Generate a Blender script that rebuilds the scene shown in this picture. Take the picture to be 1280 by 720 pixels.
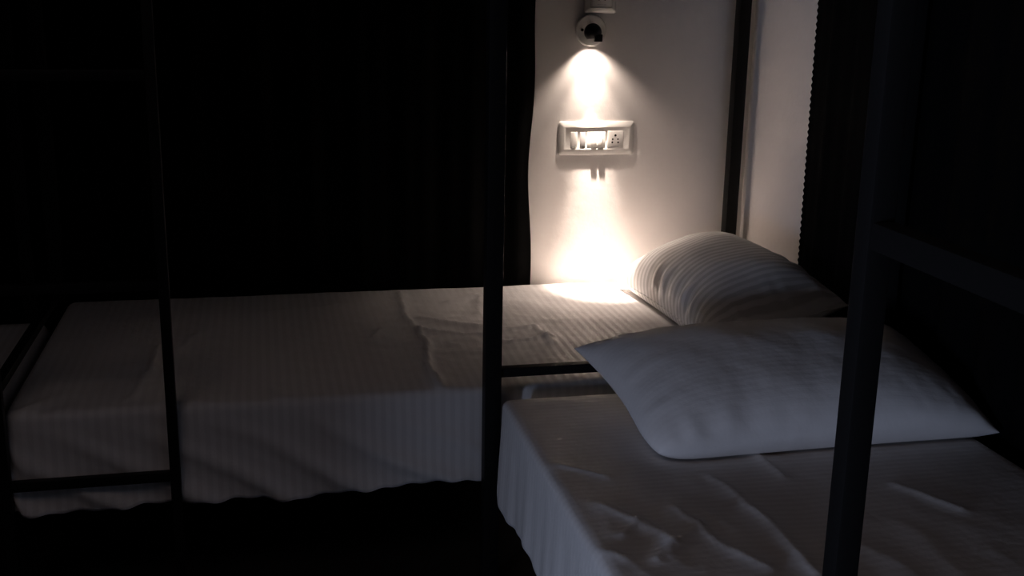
import bpy, bmesh, math, random
import numpy as np
from mathutils import Vector, Matrix, noise

for o in list(bpy.data.objects):
    bpy.data.objects.remove(o)
S = bpy.context.scene
C = S.collection
random.seed(4)

# ------------------------------------------------------------------ camera
F_PX, PITCH, ROLL, YAW = 1409.26, 0.256867, 0.0185303, 0.223504
CAM_Z = 1.38
fw = Vector((math.sin(YAW)*math.cos(PITCH), math.cos(YAW)*math.cos(PITCH), -math.sin(PITCH)))
rt0 = Vector((math.cos(YAW), -math.sin(YAW), 0)); up0 = rt0.cross(fw)
rt = rt0*math.cos(ROLL) + up0*math.sin(ROLL)
up = -rt0*math.sin(ROLL) + up0*math.cos(ROLL)
cd = bpy.data.cameras.new('camera'); cam = bpy.data.objects.new('camera', cd); C.objects.link(cam)
cd.sensor_width = 36; cd.lens = F_PX/1280*36; cd.clip_start = .02
cam.matrix_world = Matrix(((rt.x, up.x, -fw.x, 0), (rt.y, up.y, -fw.y, 0), (rt.z, up.z, -fw.z, CAM_Z), (0, 0, 0, 1)))
S.camera = cam

# ------------------------------------------------------------------ light and exposure
S.view_settings.view_transform = 'Standard'; S.view_settings.look = 'None'
S.view_settings.gamma = 1; S.view_settings.use_curve_mapping = False
S.view_settings.exposure = .45
BEAM_W, MID_W, SPILL_W, COOL_FILL_W, WARM_FILL_W = 112.0, 10.0, 3.2, 112.0, 1.7
WARM = (1.0, .81, .69)
COOL = (.60, .71, 1.0)
w = bpy.data.worlds.new('night'); S.world = w; w.use_nodes = True
w.node_tree.nodes['Background'].inputs[0].default_value = (.4, .55, 1, 1)
w.node_tree.nodes['Background'].inputs[1].default_value = .0006
# added cool side fill, placed out of view beyond the left wall opening
ld = bpy.data.lights.new('cool_fill_light', 'AREA'); ld.shape = 'RECTANGLE'; ld.size = .6; ld.size_y = 1.0
ld.energy = COOL_FILL_W; ld.color = COOL
lo = bpy.data.objects.new('cool_fill_light', ld); C.objects.link(lo)
lo.location = (-4.6, -2.4, .62); lo.rotation_euler = Vector((5.2, 4.2, -.1)).to_track_quat('-Z', 'Y').to_euler()

# added weak warm fill for the bed tops, under an unseen ceiling panel
nd = bpy.data.lights.new('warm_fill_light', 'AREA'); nd.shape = 'SQUARE'; nd.size = 1.1; nd.energy = WARM_FILL_W; nd.color = (1, .74, .64)
no = bpy.data.objects.new('warm_fill_light', nd); C.objects.link(no); no.location = (-.75, .3, 2.712)

# ------------------------------------------------------------------ materials
def mat(name, col, rough=.6, spec=.5, bump=0, bscale=40, metal=0, emit=None, var=0):
    m = bpy.data.materials.new(name); m.use_nodes = True
    nt = m.node_tree; b = nt.nodes['Principled BSDF']
    b.inputs['Base Color'].default_value = (*col, 1)
    b.inputs['Roughness'].default_value = rough
    b.inputs['Specular IOR Level'].default_value = spec
    b.inputs['Metallic'].default_value = metal
    if emit:
        b.inputs['Emission Color'].default_value = (*emit[0], 1); b.inputs['Emission Strength'].default_value = emit[1]
    if bump or var:
        tc = nt.nodes.new('ShaderNodeTexCoord'); n = nt.nodes.new('ShaderNodeTexNoise')
        n.inputs['Scale'].default_value = bscale; n.inputs['Detail'].default_value = 4
        nt.links.new(tc.outputs['Object'], n.inputs['Vector'])
        if bump:
            bp = nt.nodes.new('ShaderNodeBump'); bp.inputs['Strength'].default_value = bump; bp.inputs['Distance'].default_value = .004
            nt.links.new(n.outputs['Fac'], bp.inputs['Height']); nt.links.new(bp.outputs['Normal'], b.inputs['Normal'])
        if var:
            mx = nt.nodes.new('ShaderNodeMix'); mx.data_type = 'RGBA'
            mx.inputs['A'].default_value = (*[c*(1-var) for c in col], 1); mx.inputs['B'].default_value = (*[min(1, c*(1+var)) for c in col], 1)
            nt.links.new(n.outputs['Fac'], mx.inputs['Factor']); nt.links.new(mx.outputs['Result'], b.inputs['Base Color'])
    return m

def stripe_mat(name, axis, period, ca, cb, ra=.42, rb=.75, phase=0):
    """white satin-stripe cotton: a woven stripe along one object axis, fine weave bump"""
    m = bpy.data.materials.new(name); m.use_nodes = True
    nt = m.node_tree; N = nt.nodes; L = nt.links; b = N['Principled BSDF']
    tc = N.new('ShaderNodeTexCoord'); sp = N.new('ShaderNodeSeparateXYZ'); L.new(tc.outputs['Object'], sp.inputs[0])
    nz = N.new('ShaderNodeTexNoise'); nz.inputs['Scale'].default_value = 5; L.new(tc.outputs['Object'], nz.inputs['Vector'])
    wob = N.new('ShaderNodeMath'); wob.operation = 'MULTIPLY_ADD'; wob.inputs[1].default_value = .006
    L.new(nz.outputs['Fac'], wob.inputs[0]); L.new(sp.outputs[axis], wob.inputs[2])
    mu = N.new('ShaderNodeMath'); mu.operation = 'MULTIPLY_ADD'; mu.inputs[1].default_value = 2*math.pi/period; mu.inputs[2].default_value = phase
    L.new(wob.outputs[0], mu.inputs[0])
    si = N.new('ShaderNodeMath'); si.operation = 'SINE'; L.new(mu.outputs[0], si.inputs[0])
    mr = N.new('ShaderNodeMapRange'); mr.inputs['From Min'].default_value = -.35; mr.inputs['From Max'].default_value = .35
    L.new(si.outputs[0], mr.inputs['Value'])
    mx = N.new('ShaderNodeMix'); mx.data_type = 'RGBA'; mx.inputs['A'].default_value = (*ca, 1); mx.inputs['B'].default_value = (*cb, 1)
    L.new(mr.outputs[0], mx.inputs['Factor']); L.new(mx.outputs['Result'], b.inputs['Base Color'])
    r2 = N.new('ShaderNodeMapRange'); r2.inputs['To Min'].default_value = ra; r2.inputs['To Max'].default_value = rb
    L.new(mr.outputs[0], r2.inputs['Value']); L.new(r2.outputs[0], b.inputs['Roughness'])
    b.inputs['Specular IOR Level'].default_value = .3
    n1 = N.new('ShaderNodeTexNoise'); n1.inputs['Scale'].default_value = 26; n1.inputs['Detail'].default_value = 5
    L.new(tc.outputs['Object'], n1.inputs['Vector'])
    ad = N.new('ShaderNodeMath'); ad.operation = 'MULTIPLY_ADD'; ad.inputs[1].default_value = .05
    L.new(mr.outputs[0], ad.inputs[0]); L.new(n1.outputs['Fac'], ad.inputs[2])
    bp = N.new('ShaderNodeBump'); bp.inputs['Strength'].default_value = .28; bp.inputs['Distance'].default_value = .006
    L.new(ad.outputs[0], bp.inputs['Height']); L.new(bp.outputs['Normal'], b.inputs['Normal'])
    return m

M_wall = mat('wall_paint', (.86, .825, .795), .75, .25, .25, 30, var=.015)
M_ceil = mat('ceiling_paint', (.45, .45, .45), .8, .2, .1, 30)
M_floor = mat('dark_floor_tile', (.035, .033, .032), .5, .3, .05, 8, var=.2)
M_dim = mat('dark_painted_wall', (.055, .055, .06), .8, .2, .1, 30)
M_metal = mat('black_powder_coat', (.010, .0098, .010), .5, .15, .08, 160)
M_board = mat('dark_plywood', (.03, .025, .022), .7, .2, .1, 20, var=.3)
M_curt = mat('black_curtain_cloth', (.003, .003, .0031), .95, .05, .15, 220)
M_plast = mat('ivory_white_plastic', (.82, .80, .76), .32, .45, .02, 60)
M_plast2 = mat('white_switch_plastic', (.86, .84, .80), .28, .5, .02, 60)
M_grey = mat('grey_switch_plastic', (.36, .35, .35), .4, .4, .02, 60)
M_hole = mat('socket_hole_dark', (.006, .006, .006), .8, .1)
M_black = mat('black_lamp_enamel', (.008, .008, .008), .4, .4, .05, 120)
M_brass = mat('dark_screw_metal', (.05, .045, .04), .4, .5, metal=1)
M_lens = mat('lit_lamp_lens', (.9, .9, .85), .4, .3, emit=((1, .86, .68), 30))
M_mat = mat('mattress_ticking', (.6, .58, .55), .8, .2, .2, 60, var=.05)
W1, W2 = (.86, .84, .83), (.795, .775, .765)
M_sheetA = stripe_mat('white_satin_stripe_sheet_crosswise', 'X', .023, W1, W2, .42, .8)
M_sheetB = stripe_mat('white_satin_stripe_sheet_lengthwise', 'Y', .0185, W1, (.815, .795, .785))
M_sheetC = stripe_mat('white_satin_stripe_sheet_neighbour', 'X', .023, W1, W2, .42, .8)
M_pilA = stripe_mat('white_satin_stripe_pillowcase', 'Y', .025, W1, (.66, .645, .63))
M_pilB = stripe_mat('white_fine_stripe_pillowcase', 'Y', .014, W1, (.845, .825, .815), .6, .7)

# ------------------------------------------------------------------ mesh helpers
def smooth(me, ang=None):
    for p in me.polygons: p.use_smooth = True
    if ang is not None:
        me.set_sharp_from_angle(angle=math.radians(ang))

def obj(name, bm, m, parent=None, loc=None, ang=35):
    me = bpy.data.meshes.new(name); bmesh.ops.recalc_face_normals(bm, faces=bm.faces[:]) ; bm.to_mesh(me); bm.free()
    me.materials.append(m); smooth(me, ang)
    o = bpy.data.objects.new(name, me); C.objects.link(o)
    if parent: o.parent = parent
    if loc: o.location = loc
    return o

def box(c, s, bev=.003, seg=2, rot=None, bm=None):
    bm = bm or bmesh.new()
    t = bmesh.new(); bmesh.ops.create_cube(t, size=1)
    for v in t.verts: v.co = Vector((v.co.x*s[0], v.co.y*s[1], v.co.z*s[2]))
    if bev: bmesh.ops.bevel(t, geom=t.edges[:], offset=bev, segments=seg, profile=.6, affect='EDGES')
    mt = Matrix.Translation(Vector(c)) @ (rot.to_4x4() if rot else Matrix.Identity(4))
    t.transform(mt); me = bpy.data.meshes.new('t'); t.to_mesh(me); t.free(); bm.from_mesh(me); bpy.data.meshes.remove(me)
    return bm

def lathe(prof, axis_o, axis_d, n=40, bm=None, cap=True):
    """prof: (radius, along) pairs turned about the axis"""
    bm = bm or bmesh.new(); d = Vector(axis_d).normalized(); o = Vector(axis_o)
    a = d.orthogonal().normalized(); b = d.cross(a); rings = []
    for r, t in prof:
        rings.append([bm.verts.new(o + d*t + (a*math.cos(2*math.pi*k/n) + b*math.sin(2*math.pi*k/n))*r) for k in range(n)])
    for i in range(len(rings)-1):
        for k in range(n):
            bm.faces.new((rings[i][k], rings[i][(k+1) % n], rings[i+1][(k+1) % n], rings[i+1][k]))
    if cap:
        bm.faces.new(rings[0][::-1]); bm.faces.new(rings[-1])
    return bm

def tube(pts, r, n=10, closed=False, bm=None):
    bm = bm or bmesh.new(); pts = [Vector(p) for p in pts]; rings = []; N = len(pts)
    for i, p in enumerate(pts):
        d = (pts[(i+1) % N] - pts[i-1]) if closed or 0 < i < N-1 else (pts[1]-pts[0] if i == 0 else pts[-1]-pts[-2])
        d.normalize(); a = d.cross(Vector((0.01, .02, 1))).normalized(); b = a.cross(d)
        rings.append([bm.verts.new(p + (a*math.cos(2*math.pi*k/n) + b*math.sin(2*math.pi*k/n))*r) for k in range(n)])
    for i in range(N if closed else N-1):
        A, B = rings[i], rings[(i+1) % N]
        for k in range(n): bm.faces.new((A[k], A[(k+1) % n], B[(k+1) % n], B[k]))
    if not closed: bm.faces.new(rings[0][::-1]); bm.faces.new(rings[-1])
    return bm

def gridmesh(P, bm=None):
    """P: (m, n, 3) array of points -> quads"""
    bm = bm or bmesh.new(); m, n = P.shape[:2]
    V = [[bm.verts.new(P[i, j]) for j in range(n)] for i in range(m)]
    for i in range(m-1):
        for j in range(n-1): bm.faces.new((V[i][j], V[i+1][j], V[i+1][j+1], V[i][j+1]))
    return bm

def thing(name, label, cat, loc=(0, 0, 0), group=None):
    o = bpy.data.objects.new(name, None); C.objects.link(o); o.location = loc; o.empty_display_size = .05
    return tag(o, label, cat, group)

def tag(o, label, cat, group=None):
    o['label'] = label; o['category'] = cat
    if group: o['group'] = group
    return o

def struct(name, bm, m, parent=None):
    o = obj(name, bm, m, parent)
    if not parent: o['kind'] = 'structure'
    return o

def fnoise(x, y, sc, seed=0.0):
    f = np.vectorize(lambda a, b: noise.noise(Vector((a*sc+seed, b*sc-seed*.7, seed*1.3))))
    return f(x, y)

def seg_dist(x, y, pl):
    d = np.full(x.shape, 1e9)
    for (x0, y0), (x1, y1) in zip(pl[:-1], pl[1:]):
        dx, dy = x1-x0, y1-y0; t = np.clip(((x-x0)*dx+(y-y0)*dy)/(dx*dx+dy*dy), 0, 1)
        d = np.minimum(d, np.hypot(x-x0-t*dx, y-y0-t*dy))
    return d

# ------------------------------------------------------------------ room shell
YB, XR = 3.385, 1.535             # faces of the back wall and the right-hand wall
XL, YF, ZC = -3.1, -1.7, 2.75
TOP = .4826                       # top of the mattresses
struct('floor', box(((XL+XR)/2-.4, (YF+YB)/2, -.05), (XR-XL+1.6, YB-YF+.4, .1), 0), M_floor)
struct('ceiling', box(((XL+XR)/2, (YF+YB)/2, ZC+.05), (XR-XL+.4, YB-YF+.4, .1), 0), M_ceil)
struct('wall_back', box(((XL+XR)/2, YB+.06, ZC/2), (XR-XL+.24, .12, ZC), 0), M_wall)
struct('wall_right', box((XR+.06, (YF+YB)/2, ZC/2), (.12, YB-YF, ZC), 0), M_wall)
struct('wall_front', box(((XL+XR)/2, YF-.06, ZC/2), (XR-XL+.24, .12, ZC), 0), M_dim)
DY0, DY1 = -1.66, -1.13            # added unseen opening; its jamb keeps the cool fill off the back bed
b = box((XL-.06, (DY1+YB)/2, ZC/2), (.12, YB-DY1, ZC), 0)
box((XL-.06, (DY0+DY1)/2, (ZC+2.05)/2), (.12, DY1-DY0, ZC-2.05), 0, bm=b)
box((XL-.06, (YF+DY0)/2, ZC/2), (.12, DY0-YF, ZC), 0, bm=b)
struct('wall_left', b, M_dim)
b = box((XL-.06, DY0+.015, 1.025), (.15, .03, 2.05), .004)
box((XL-.06, DY1-.015, 1.025), (.15, .03, 2.05), .004, bm=b); box((XL-.06, (DY0+DY1)/2, 2.035), (.15, DY1-DY0-.06, .03), .004, bm=b)
struct('added_doorway', b, M_board)  # frame of the added opening that lets the cool fill in

# ------------------------------------------------------------------ bunk beds
RUNGS = (.335, .77, 1.205, 1.64)
def bunk(root, x0, x1, y0, y1, post=.038, ladder=None, end_z=.47, far='x1'):
    """posts at the four corners given by their centres; long side along x when x1-x0 > y1-y0"""
    longx = (x1-x0) > (y1-y0)
    H = 1.78
    for px in (x0, x1):
        for py in (y0, y1):
            p = obj('post', box((px, py, H/2), (post, post, H), .003), M_metal, root)
            obj('post_cap', box((px, py, H+.004), (post+.003, post+.003, .008), .002), M_metal, p)
            obj('rubber_foot', box((px, py, .008), (post+.005, post+.005, .016), .003), M_black, p)
    cx, cy = (x0+x1)/2, (y0+y1)/2; h = post/2
    for z in (.325, 1.46):                         # long side rails of the lower and the upper bunk
        for s in (0, 1):
            if longx: bm = box((cx, (y0+.03, y1-.03)[s], z), (x1-x0-post, .024, .045), .003)
            else: bm = box(((x0+.045, x1-.045)[s], cy, z), (.024, y1-y0-post, .045), .003)
            obj('side_rail', bm, M_metal, root)
    for z in (.325, end_z, 1.46, 1.72):            # end rails
        for s in (0, 1):
            t = .022 if z in (end_z, 1.72) else .04
            if longx: bm = box(((x0, x1)[s], cy, z), (.024, y1-y0-post, t), .003)
            else: bm = box((cx, (y0, y1)[s], z), (x1-x0-post, .024, t), .003)
            obj('end_rail', bm, M_metal, root)
    for z in (1.72,):                               # guard rail of the upper bunk
        for s in (0, 1):
            if longx: bm = box((cx, (y0, y1)[s], z), (x1-x0-post, .022, .022), .003)
            else: bm = box(((x0, x1)[s], cy, z), (.022, y1-y0-post, .022), .003)
            obj('guard_rail', bm, M_metal, root)
    for z in (.3495, 1.4865):
        a, c = (x1-x0-post-.01, y1-y0-.03) if longx else (x1-x0-.03, y1-y0-post-.01)
        obj('deck_board', box((cx, cy, z), (a, c, .012), .002), M_board, root)
    if ladder:
        side, a, c = ladder; W = .022
        for q in (a, c):
            pos = (q, side, .87) if longx else (side, q, .87)
            st = obj('ladder_stile', box(pos, (W, W, 1.74), .003), M_metal, root)
            hk = (q, (side+y0)/2-.002, 1.738) if longx else ((side+x0)/2-.002, q, 1.738)
            obj('ladder_hook', box(hk, (.02, abs(y0-side)+.02, .012) if longx else (abs(x0-side)+.02, .02, .012), .002), M_metal, st)
        for z in RUNGS:
            pos = ((a+c)/2, side, z) if longx else (side, (a+c)/2, z)
            obj('ladder_rung', box(pos, (abs(c-a)-W, .02, .022) if longx else (.02, abs(c-a)-W, .022), .003), M_metal, root)

AX0, AX1, AY0, AY1 = -.550, 1.44, 2.440, 3.352     # mattress of the bed along the back wall
bedA = thing('bunk_bed', 'black metal bunk bed along the back wall under the lit reading lamp', 'bunk bed', (.45, 2.9, 0))
bedA.location = (0, 0, 0)
bunk(bedA, -.578, 1.475, 2.452, 3.34, end_z=.525, ladder=(2.404, -.207, -.556))
BX0, BX1, BY0, BY1 = .522, 1.450, .42, 2.345
bedB = thing('bunk_bed', 'black metal bunk bed in front at right, its post and ladder before the pillow', 'bunk bed')
bunk(bedB, .499, 1.475, .395, 2.385, ladder=(.462, .772, .40), end_z=.541)
bedC = thing('bunk_bed', 'dark bunk bed at the left picture edge beyond the ladder bed foot', 'bunk bed')
bunk(bedC, -2.70, -.655, 2.452, 3.34, end_z=.285)

# ------------------------------------------------------------------ mattresses and sheets
def mattress(label, x0, x1, y0, y1, low=0):
    root = thing('mattress', label, 'mattress')
    bm = box(((x0+x1)/2, (y0+y1)/2, .357+.0605-low/2), (x1-x0-.02, y1-y0-.02, .119-low), .022, 4)
    obj('mattress_body', bm, M_mat, root)
    for z in (.372, .464-low):
        r = .02; a, b_, c, d = x0+.0095, x1-.0095, y0+.0095, y1-.0095; P = []
        for cx, cy, a0 in ((b_-r, d-r, 0), (a+r, d-r, 90), (a+r, c+r, 180), (b_-r, c+r, 270)):
            for k in range(7):
                t = math.radians(a0+15*k); P.append((cx+r*math.cos(t), cy+r*math.sin(t), z))
        obj('piping', tube(P, .004, 8, True), M_sheetB, root)
    return root
mattress('mattress under the striped sheet of the bed along the back wall', AX0, AX1, AY0, AY1)
mattress('mattress under the sheet of the front right bed', BX0, BX1, BY0, BY1)
mattress('mattress of the neighbouring bed at the far left', -2.66, -.606, 2.48, 3.312, .045)

def sheet(name, rect, hang, step, top_fn, fold_fn, m, label, R=.028, top=TOP):
    """cloth over the mattress: rect x0,x1,y0,y1 of its top; hang = drop at x0, x1, y0, y1 edges"""
    x0, x1, y0, y1 = rect; hx0, hx1, hy0, hy1 = hang; e = .008
    def axis(a, b, ha, hb):
        n = int((b-a+ha+hb)/step); return np.linspace(a-ha, b+hb, n)
    U, V = np.meshgrid(axis(x0, x1, hx0, hx1), axis(y0, y1, hy0, hy1), indexing='ij')
    cr = R
    bx, by = np.clip(U, x0+cr, x1-cr), np.clip(V, y0+cr, y1-cr)
    ox, oy = U-bx, V-by
    L = np.maximum(np.abs(ox), np.abs(oy)); nrm = np.hypot(ox, oy)+1e-9
    # rounded sheet corner: shorten the diagonal a little
    dx, dy = ox/nrm, oy/nrm
    ang = np.clip(L/cr, 0, math.pi/2)
    out = cr*np.sin(ang); drop = cr*(1-np.cos(ang)) + np.maximum(0, L-cr*math.pi/2)
    hangd = np.maximum(0, L-cr*math.pi/2)
    per = np.where(np.abs(ox) > np.abs(oy), V*np.sign(-ox), U) + np.where(np.abs(ox) > np.abs(oy), 10.0*np.sign(ox), 0)
    f_out, f_len = fold_fn(U, V, dx, dy, hangd)
    X = bx + dx*(out+f_out+e*(ang > 0)); Y = by + dy*(out+f_out+e*(ang > 0))
    flat = 1-np.clip(L/cr, 0, 1)
    Z = top + .004 - np.where(hangd > 0, cr+hangd*f_len, drop) + top_fn(U, V)*(flat*.85+.15*(hangd <= 0))
    bm = gridmesh(np.stack([X, Y, Z], -1))
    o = obj(name, bm, m, ang=None)
    md = o.modifiers.new('cloth', 'SOLIDIFY'); md.thickness = .0016; md.offset = 0
    return tag(o, label, 'bed sheet')

CR_A = [[(0.401, 3.299), (0.384, 3.015), (0.401, 2.896), (0.403, 2.76), (0.384, 2.602), (0.392, 2.465)], [(0.408, 2.881), (0.471, 2.856), (0.562, 2.826), (0.628, 2.751), (0.745, 2.782)], [(0.422, 3.009), (0.571, 2.899)], [(0.277, 2.858), (0.305, 2.927)], [(-0.297, 2.487), (-0.271, 2.687), (-0.265, 2.864)], [(-0.271, 2.687), (-0.332, 2.746)], [(-0.026, 3.137), (0.224, 3.19)], [(0.655, 2.87), (0.725, 2.882), (0.732, 2.734)], [(0.529, 3.178), (0.636, 3.234), (0.594, 3.039)], [(0.017, 2.497), (0.028, 2.441)], [(-0.223, 2.804), (-0.182, 2.969)]]
AM_A = [(.0055, .009), (.005, .008), (.004, .010), (.0035, .007), (.0055, .009), (.003, .009), (.003, .03), (.005, .009), (.004, .011), (.003, .008), (.003, .015)]
def topA(U, V):
    h = .0028*fnoise(U, V, 5, 1.7) + .0016*fnoise(U, V, 14, 4.2)
    # rumples around the creased spot
    wgt = np.exp(-(((U-.52)/.24)**2+((V-2.83)/.2)**2))
    h = h + wgt*(.005*(1-np.abs(fnoise(U*.6, V*1.4, 9, 8.1))*2.2)+.004*(1-np.abs(fnoise(U*.8, V*1.3, 19, 2.7))*2.2))
    for pl, (a, wd) in zip(CR_A, AM_A):
        jit = .006*fnoise(U, V, 25, 2.2)
        d = seg_dist(U+jit, V-jit, pl); h = h + 2.3*a*np.exp(-d/(wd*1.3))
    # bunched corner at the front left
    d = np.hypot(U-AX0, V-AY0); h = h + np.exp(-(d/.09)**2)*.008*np.sin(70*(U-AX0)-50*(V-AY0))
    return h
def foldA(U, V, dx, dy, g):
    front = (dy < -.5)
    k = np.clip(g/.2, 0, 1)
    ph = U*34 - g*62 + 1.8*fnoise(U, V, 3, 9.0)
    f = k*(.004+.018*(.5+.5*np.sin(ph))**2) + k*.006
    f = np.where(front, f*np.clip((.62-U)/.3, .25, 1), .006*k*(1+np.sin(V*24)))
    ln = 1 + np.where(front, .06*np.sin(U*11+.5)*.5 + .05*fnoise(U, V*0, 9, 5) + .012*np.sin(U*95)-.03*np.clip((-U-.3)/.25, 0, 1), .05*np.sin(V*13))
    return f, ln
sheet('bed_sheet', (AX0, AX1, AY0, AY1), (.15, .02, .217, .03), .0075, topA, foldA, M_sheetA,
      'white striped sheet on the bed along the back wall, wrinkled below the lamp', R=.02)

CR_B = [[(0.577, 1.783), (0.619, 1.711), (0.627, 1.673)], [(0.577, 1.658), (0.628, 1.716), (0.657, 1.614)], [(0.524, 1.625), (0.558, 1.583)], [(0.706, 1.743), (0.732, 1.586), (0.775, 1.51)], [(0.823, 1.861), (0.849, 1.669), (0.844, 1.479)], [(0.606, 1.568), (0.718, 1.677)], [(0.55, 1.967), (0.626, 1.897)], [(1.155, 1.764), (1.215, 1.649)], [(0.949, 1.998), (0.96, 1.836)]]
def topB(U, V):
    h = .0022*fnoise(U, V, 4.5, 6.1) + .0009*fnoise(U, V, 13, 3.3)
    wgt = np.exp(-(((U-.75)/.3)**2+((V-1.55)/.28)**2))
    h = h + wgt*.005*(1-np.abs(fnoise(U*1.2, V*.8, 8, 5.5))*2.2)
    for pl in CR_B:
        jit = .006*fnoise(U, V, 22, 7.2)
        d = seg_dist(U+jit, V-jit, pl); h = h + .0066*np.exp(-d/.012)
    return h
def foldB(U, V, dx, dy, g):
    k = np.clip(g/.2, 0, 1)
    f = k*(.004+.006*(.5+.5*np.sin(V*31+1.2*fnoise(U, V, 3, 2.0)))) + .004*k*np.sin(V*80)*.4
    ln = 1 + .05*np.sin(V*17+1) + .06*fnoise(V, U*0, 7, 3)
    corner = np.exp(-((V-BY1)/.10)**2)
    f = f + corner*k*.004
    return f, ln
sheet('bed_sheet', (BX0, BX1, BY0, BY1), (.225, .02, .02, .03), .006, topB, foldB, M_sheetB,
      'white sheet hanging over the left side of the front right bed', R=.015)
sheet('bed_sheet', (-2.66, -.612, 2.48, 3.312), (.02, .03, .05, .02), .02, lambda U, V: .003*fnoise(U, V, 5, 2),
      lambda U, V, dx, dy, g: (.01*np.clip(g/.2, 0, 1)*(1+np.sin(U*24)), 1+.05*np.sin(U*11)), M_sheetC,
      'dim sheet of the neighbouring bed at the left picture edge', top=TOP-.045)

# ------------------------------------------------------------------ pillows
def pillow(label, m, size, thick, frame, pleat, seed, cat='pillow', zmin=None, pull=.07, vexp=.52, wr=.0042, seam=True, rnd=0, tip=0):
    """frame: function (u, v, w) local -> world. u along the length, v across, w thickness"""
    Lx, Ly = size; n, k = 150, 104
    root = thing('pillow', label, cat)
    u = np.sin(np.linspace(-1, 1, n)*math.pi/2*.985); u = u/u.max(); v = np.sin(np.linspace(-1, 1, k)*math.pi/2*.97); v = v/v.max()
    U, V = np.meshgrid(u, v, indexing='ij')
    ex = U*Lx/2*(1-pull*(1-V**2)*np.abs(U)**3*.8); ey = V*Ly/2*(1-pull*(1-U**2)*np.abs(V)**3*1.3)
    cz = np.clip((-U-.72)/.28, 0, 1)**2*np.clip((-V-.45)/.55, 0, 1)**2
    ex = ex*(1-rnd*cz); ey = ey*(1-rnd*1.6*cz)
    ex = ex - tip*np.clip((-U-.3)/.7, 0, 1)**1.5*np.clip((V+.2)/1.2, 0, 1)**2
    prof = (np.clip(1-np.abs(U)**3.0, 0, 1)**.52)*(np.clip(1-np.abs(V)**2.3, 0, 1)**vexp)
    big = fnoise(U*Lx, V*Ly, 4.5, seed)
    # pleats running in from the seams
    pe = np.exp(-((1-np.abs(U))/.20)**2)*np.clip((1-np.abs(U))/.05, 0, 1)
    pl = pe*np.sin(V*pleat+2.5*fnoise(U, V, 2.2, seed+3))*(.5+.5*fnoise(U*0+np.sign(U), V, 3, seed+9))
    pv = np.exp(-((1-np.abs(V))/.22)**2)*np.clip((1-np.abs(V))/.06, 0, 1)
    pl = pl + 2.0*pv*np.sin(U*pleat*1.6+2.5*fnoise(U, V, 2.0, seed+5))*np.clip(.15+1.6*fnoise(U, V*0, 3.2, seed+2), 0, 1)
    fine = fnoise(U*Lx, V*Ly, 17, seed+1)
    wt = thick*(prof*(1+.045*big)) + prof**.3*(wr*pl+.0009*fine)
    wb = -thick*.6*prof
    top = frame(ex, ey, wt); bot = frame(ex, ey, wb)
    if zmin is not None:
        top[..., 2] = np.maximum(top[..., 2], zmin+.004); bot[..., 2] = np.maximum(bot[..., 2], zmin)
    bm = gridmesh(top); gridmesh(bot[:, ::-1], bm)
    bmesh.ops.remove_doubles(bm, verts=bm.verts[:], dist=.0004)
    body = obj('pillowcase', bm, m, root, ang=None)
    if not seam: return root
    edge = [top[i, 0] for i in range(n)] + [top[-1, j] for j in range(1, k)] + [top[i, -1] for i in range(n-2, -1, -1)] + [top[0, j] for j in range(k-2, 0, -1)]
    pts = [edge[0]]
    for p in edge[1:]:
        if np.linalg.norm(p-pts[-1]) > .006: pts.append(p)
    obj('seam', tube(pts, .0024, 6, True), m, root)
    return root

def framer(c, ux, uy, bend=None):
    ux = Vector(ux).normalized(); uy = Vector(uy); uy = (uy-ux*uy.dot(ux)).normalized(); uz = ux.cross(uy)
    if uz.z < 0: uz = -uz
    A = np.array([ux, uy, uz]); c = np.array(c)
    def f(a, b, w_):
        P = np.stack([a, b, w_], -1) @ A + c
        if bend is not None: P = bend(P, a, b)
        return P
    return f

TOPZ = TOP+.012
# lamp-side pillow in the far corner: long axis along y, right edge propped up
pillow('plump striped pillow in the far corner beside the lamp glow', M_pilA, (.72, .385), .135,
       framer((1.275, 2.905, TOP+.080), (-.03, 1, 0), (1, .03, .26)), 21, 3.0, zmin=TOPZ, wr=.0075, vexp=.46)
# pillow on the near bed, back edge leaning on the end rail
pillow('smooth white pillow lying across the front right bed behind the ladder', M_pilB, (.77, .45), .115,
       framer((1.108, 2.150, TOP+.066), (1, .012, -.004), (-.115, 1, .2)), 19, 7.0, zmin=TOPZ, pull=.03, vexp=.42, wr=.0034, seam=False, rnd=.05, tip=.035)

# ------------------------------------------------------------------ curtains
def curtain(label, p0, p1, nrm, z0, z1, folds, amp, nc, nr, edge=None, wave=None):
    root = thing('curtain', label, 'curtain')
    s = np.linspace(0, 1, nc); z = np.linspace(z0, z1, nr); Sg, Z = np.meshgrid(s, z, indexing='ij')
    p0, p1, nrm = np.array(p0), np.array(p1), np.array(nrm)
    Sx = Sg.copy()
    if edge: Sx = Sx + edge(Sg, Z)
    ph = Sg*folds*2*math.pi + .8*fnoise(Sg*6, Z*.5, 1, 3.1)
    off = amp*(.65*np.sin(ph)+.35*np.sin(2.3*ph+1))*(.8+.2*(z1-Z)/(z1-z0))
    X = p0[0]+(p1[0]-p0[0])*Sx+nrm[0]*off; Y = p0[1]+(p1[1]-p0[1])*Sx+nrm[1]*off
    obj('curtain_cloth', gridmesh(np.stack([X, Y, Z], -1)), M_curt, root, ang=None)
    return root
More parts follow.
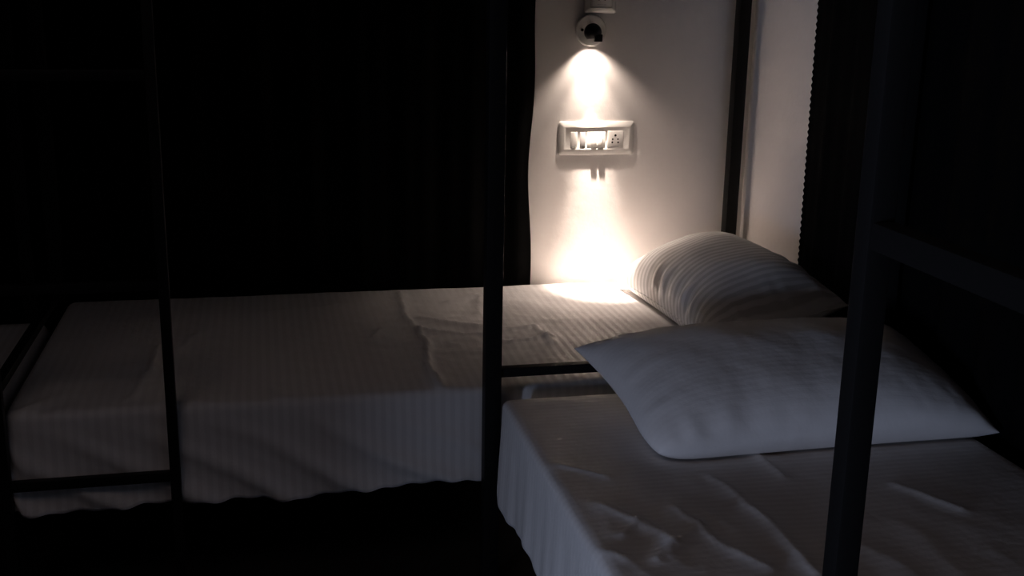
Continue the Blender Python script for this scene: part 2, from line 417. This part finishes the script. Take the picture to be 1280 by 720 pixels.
# back curtain: its right edge hangs beside the lamp
def edge_back(s, Z):
    return np.clip((s-.95)/.05, 0, 1)*.3*(.0065*np.sin(Z*5.2+.6)+.004*np.sin(Z*13)+.006*np.clip((1.0-Z), -.4, .6))
curtain('wide black curtain covering the back wall left of the lamp', (-3.0, 3.3705, 0), (.822, 3.3705, 0), (0, 1, 0), .03, 2.3, 24, .0085, 420, 90, edge_back)
def edge_right(s, Z):
    return np.clip((.012-s)/.012, 0, 1)*(.0009*np.sin(Z*2*math.pi/.0185)+.0012*np.sin(Z*3))
curtain('black curtain with scalloped edge on the wall right of the far pillow', (1.512, 2.93, 0), (1.512, -1.2, 0), (1, 0, 0), .03, 2.3, 26, .011, 300, 700, edge_right)
# ------------------------------------------------------------------ reading lamp
LX, LZ = .999, 1.271
lamp = thing('wall_reading_lamp', 'small black spotlight on a round white wall base shining down', 'lamp')
base = obj('round_base', lathe([(.047, 0), (.0485, .002), (.0485, .0075), (.047, .0098), (.0435, .0105), (.0415, .0092), (.012, .0092), (.001, .0092)], (LX, YB, LZ), (0, -1, 0), 96), M_plast, lamp)
obj('screw', lathe([(.0045, 0), (.0045, .003), (.003, .0045), (.0005, .005)], (LX-.0285, YB-.0088, LZ+.001), (0, -1, 0), 16), M_brass, base)
hx, hy = LX-.006, YB-.048
obj('swivel_arm', tube([(LX, YB-.006, LZ+.004), (LX+.001, YB-.03, LZ+.006), (hx, hy+.016, LZ+.004)], .008, 14), M_black, lamp)
aim = Vector((.064, -.058, -1)).normalized()
hp = Vector((hx, hy, LZ-.004))
ball = [(.0004+.0262*math.sin(t), -.0262*math.cos(t)) for t in [math.pi*k/26 for k in range(20)]]
head = obj('lamp_head', lathe(ball+[(.0186, .0195), (.0172, .0195), (.0168, .012), (.013, -.002), (.010, -.0045), (.0005, -.005)], hp, aim, 40, cap=False), M_black, lamp)
obj('visor', box(hp+Vector((.0115, -.0195, -.0165)), (.0255, .010, .0215), .0015), M_black, head)
obj('lens', lathe([(.0005, -.0016), (.007, -.0018), (.0095, -.0026), (.0095, -.0036), (.0005, -.0036)], hp, aim, 32, cap=False), M_lens, head)
def spot(name, e, size, blend, rad, a=aim):
    l = bpy.data.lights.new(name, 'SPOT'); l.energy = e; l.color = WARM; l.spot_size = math.radians(size); l.spot_blend = blend; l.shadow_soft_size = rad
    o = bpy.data.objects.new(name, l); C.objects.link(o); o.location = hp+aim*.0005; o.rotation_euler = a.to_track_quat('-Z', 'Y').to_euler(); return o
spot('reading_lamp_beam', BEAM_W, 31, 1.0, .004)
spot('reading_lamp_halo', MID_W, 60, 1.0, .004)
spot('reading_lamp_spill', SPILL_W, 120, .6, .005)

# ------------------------------------------------------------------ switch board below the lamp
def frame_plate(x0, x1, z0, z1, d, inset, bm=None):
    """raised rectangular cover with sloping rim, standing on the back wall"""
    bm = bm or bmesh.new(); rings = []
    def ring(a, y, r):
        P = []; X0, X1, Z0, Z1 = x0+a, x1-a, z0+a, z1-a
        for cx, cz, a0 in ((X1-r, Z1-r, 0), (X0+r, Z1-r, 90), (X0+r, Z0+r, 180), (X1-r, Z0+r, 270)):
            for k in range(7):
                t = math.radians(a0+15*k); P.append(bm.verts.new((cx+r*math.cos(t), YB-y, cz+r*math.sin(t))))
        return P
    for a, y, r in ((0, 0, .007), (0, d*.35, .007), (.0025, d*.62, .006), (inset-.003, d*.97, .004), (inset, d, .003), (inset+.0012, d*.93, .002)):
        rings.append(ring(a, y, r))
    for A, B in zip(rings[:-1], rings[1:]):
        n = len(A)
        for k in range(n): bm.faces.new((A[k], A[(k+1) % n], B[(k+1) % n], B[k]))
    bm.faces.new(rings[-1]); bm.faces.new(rings[0][::-1])
    return bm
D = .0075
board = thing('switch_board', 'wide white switch board with rocker switches and socket under the lamp', 'switch board')
obj('cover_frame', frame_plate(.908, 1.153, .891, .995, D, .019), M_plast, board)
def socket_module(cx, cz, w, parent, y=YB-D*.93, s=1.0):
    sk = obj('socket', box((cx, y+.0014, cz), (w, .005, w*1.0), .0012), M_plast2, parent)
    for dx, dz, r in ((0, .0125, .0036), (-.0085, .0005, .0026), (.0085, .0005, .0026), (-.0095, -.0095, .0029), (.0095, -.0095, .0029)):
        obj('socket_hole', lathe([(r*s, 0), (r*s, .0006)], (cx+dx*s, y-.0008, cz+dz*s), (0, -1, 0), 16), M_hole, sk)
    obj('rating_mark', box((cx, y-.0012, cz-w*.43), (w*.5, .0006, .0012), 0), M_grey, sk)
    return sk
yf = YB-D*.93
def rocker(cx, wd, m, tilt, label=None):
    o = obj('rocker_switch', box((cx, yf+.002, .938), (wd, .006, .048), .0015, rot=Matrix.Rotation(tilt, 3, 'X')), m, board)
    if label: o['label'] = label
    return o
r = rocker(.956, .0225, M_plast2, .015); obj('rating_mark', box((.956, yf-.0014, .9175), (.012, .0006, .0015), 0), M_grey, r)
rocker(.9845, .0185, M_grey, -.01, 'grey rocker switch')
mid = obj('blank_module', box((1.028, yf+.002, .938), (.060, .005, .050), .0012), M_plast2, board)
socket_module(1.0905, .939, .052, board)
for x in (1.0195, 1.0405):        # two proud rockers in the middle of the board
    obj('rocker_switch', box((x, yf-.0005, .935), (.0150, .008, .034), .0012), M_plast2, board)

top = thing('wall_socket', 'square white wall socket at the top edge above the lamp base', 'socket')
obj('cover_frame', frame_plate(.976, 1.076, 1.3225, 1.4225, .016, .016), M_plast, top)
socket_module(1.028, 1.372, .058, top, YB-.016*.93, 1.0)


# ------------------------------------------------------------------ added out-of-view ceiling panel (its fill light is set at the top)
night = thing('added_fill_panel', 'large square panel added on the unseen ceiling as weak warm fill', 'lamp')
nx, ny = -.75, .3
b = bmesh.new()
for sx, sy, lx, ly in ((0, .59, 1.22, .04), (0, -.59, 1.22, .04), (.59, 0, .04, 1.14), (-.59, 0, .04, 1.14)):
    box((nx+sx, ny+sy, ZC-.0255), (lx, ly, .05), .003, bm=b)
obj('fill_panel_frame', b, M_plast, night)
obj('diffuser', box((nx, ny, ZC-.022), (1.139, 1.139, .012), .002), mat('fill_panel_opal', (.8, .75, .7), .4, .4, emit=((1, .74, .64), .012)), night)
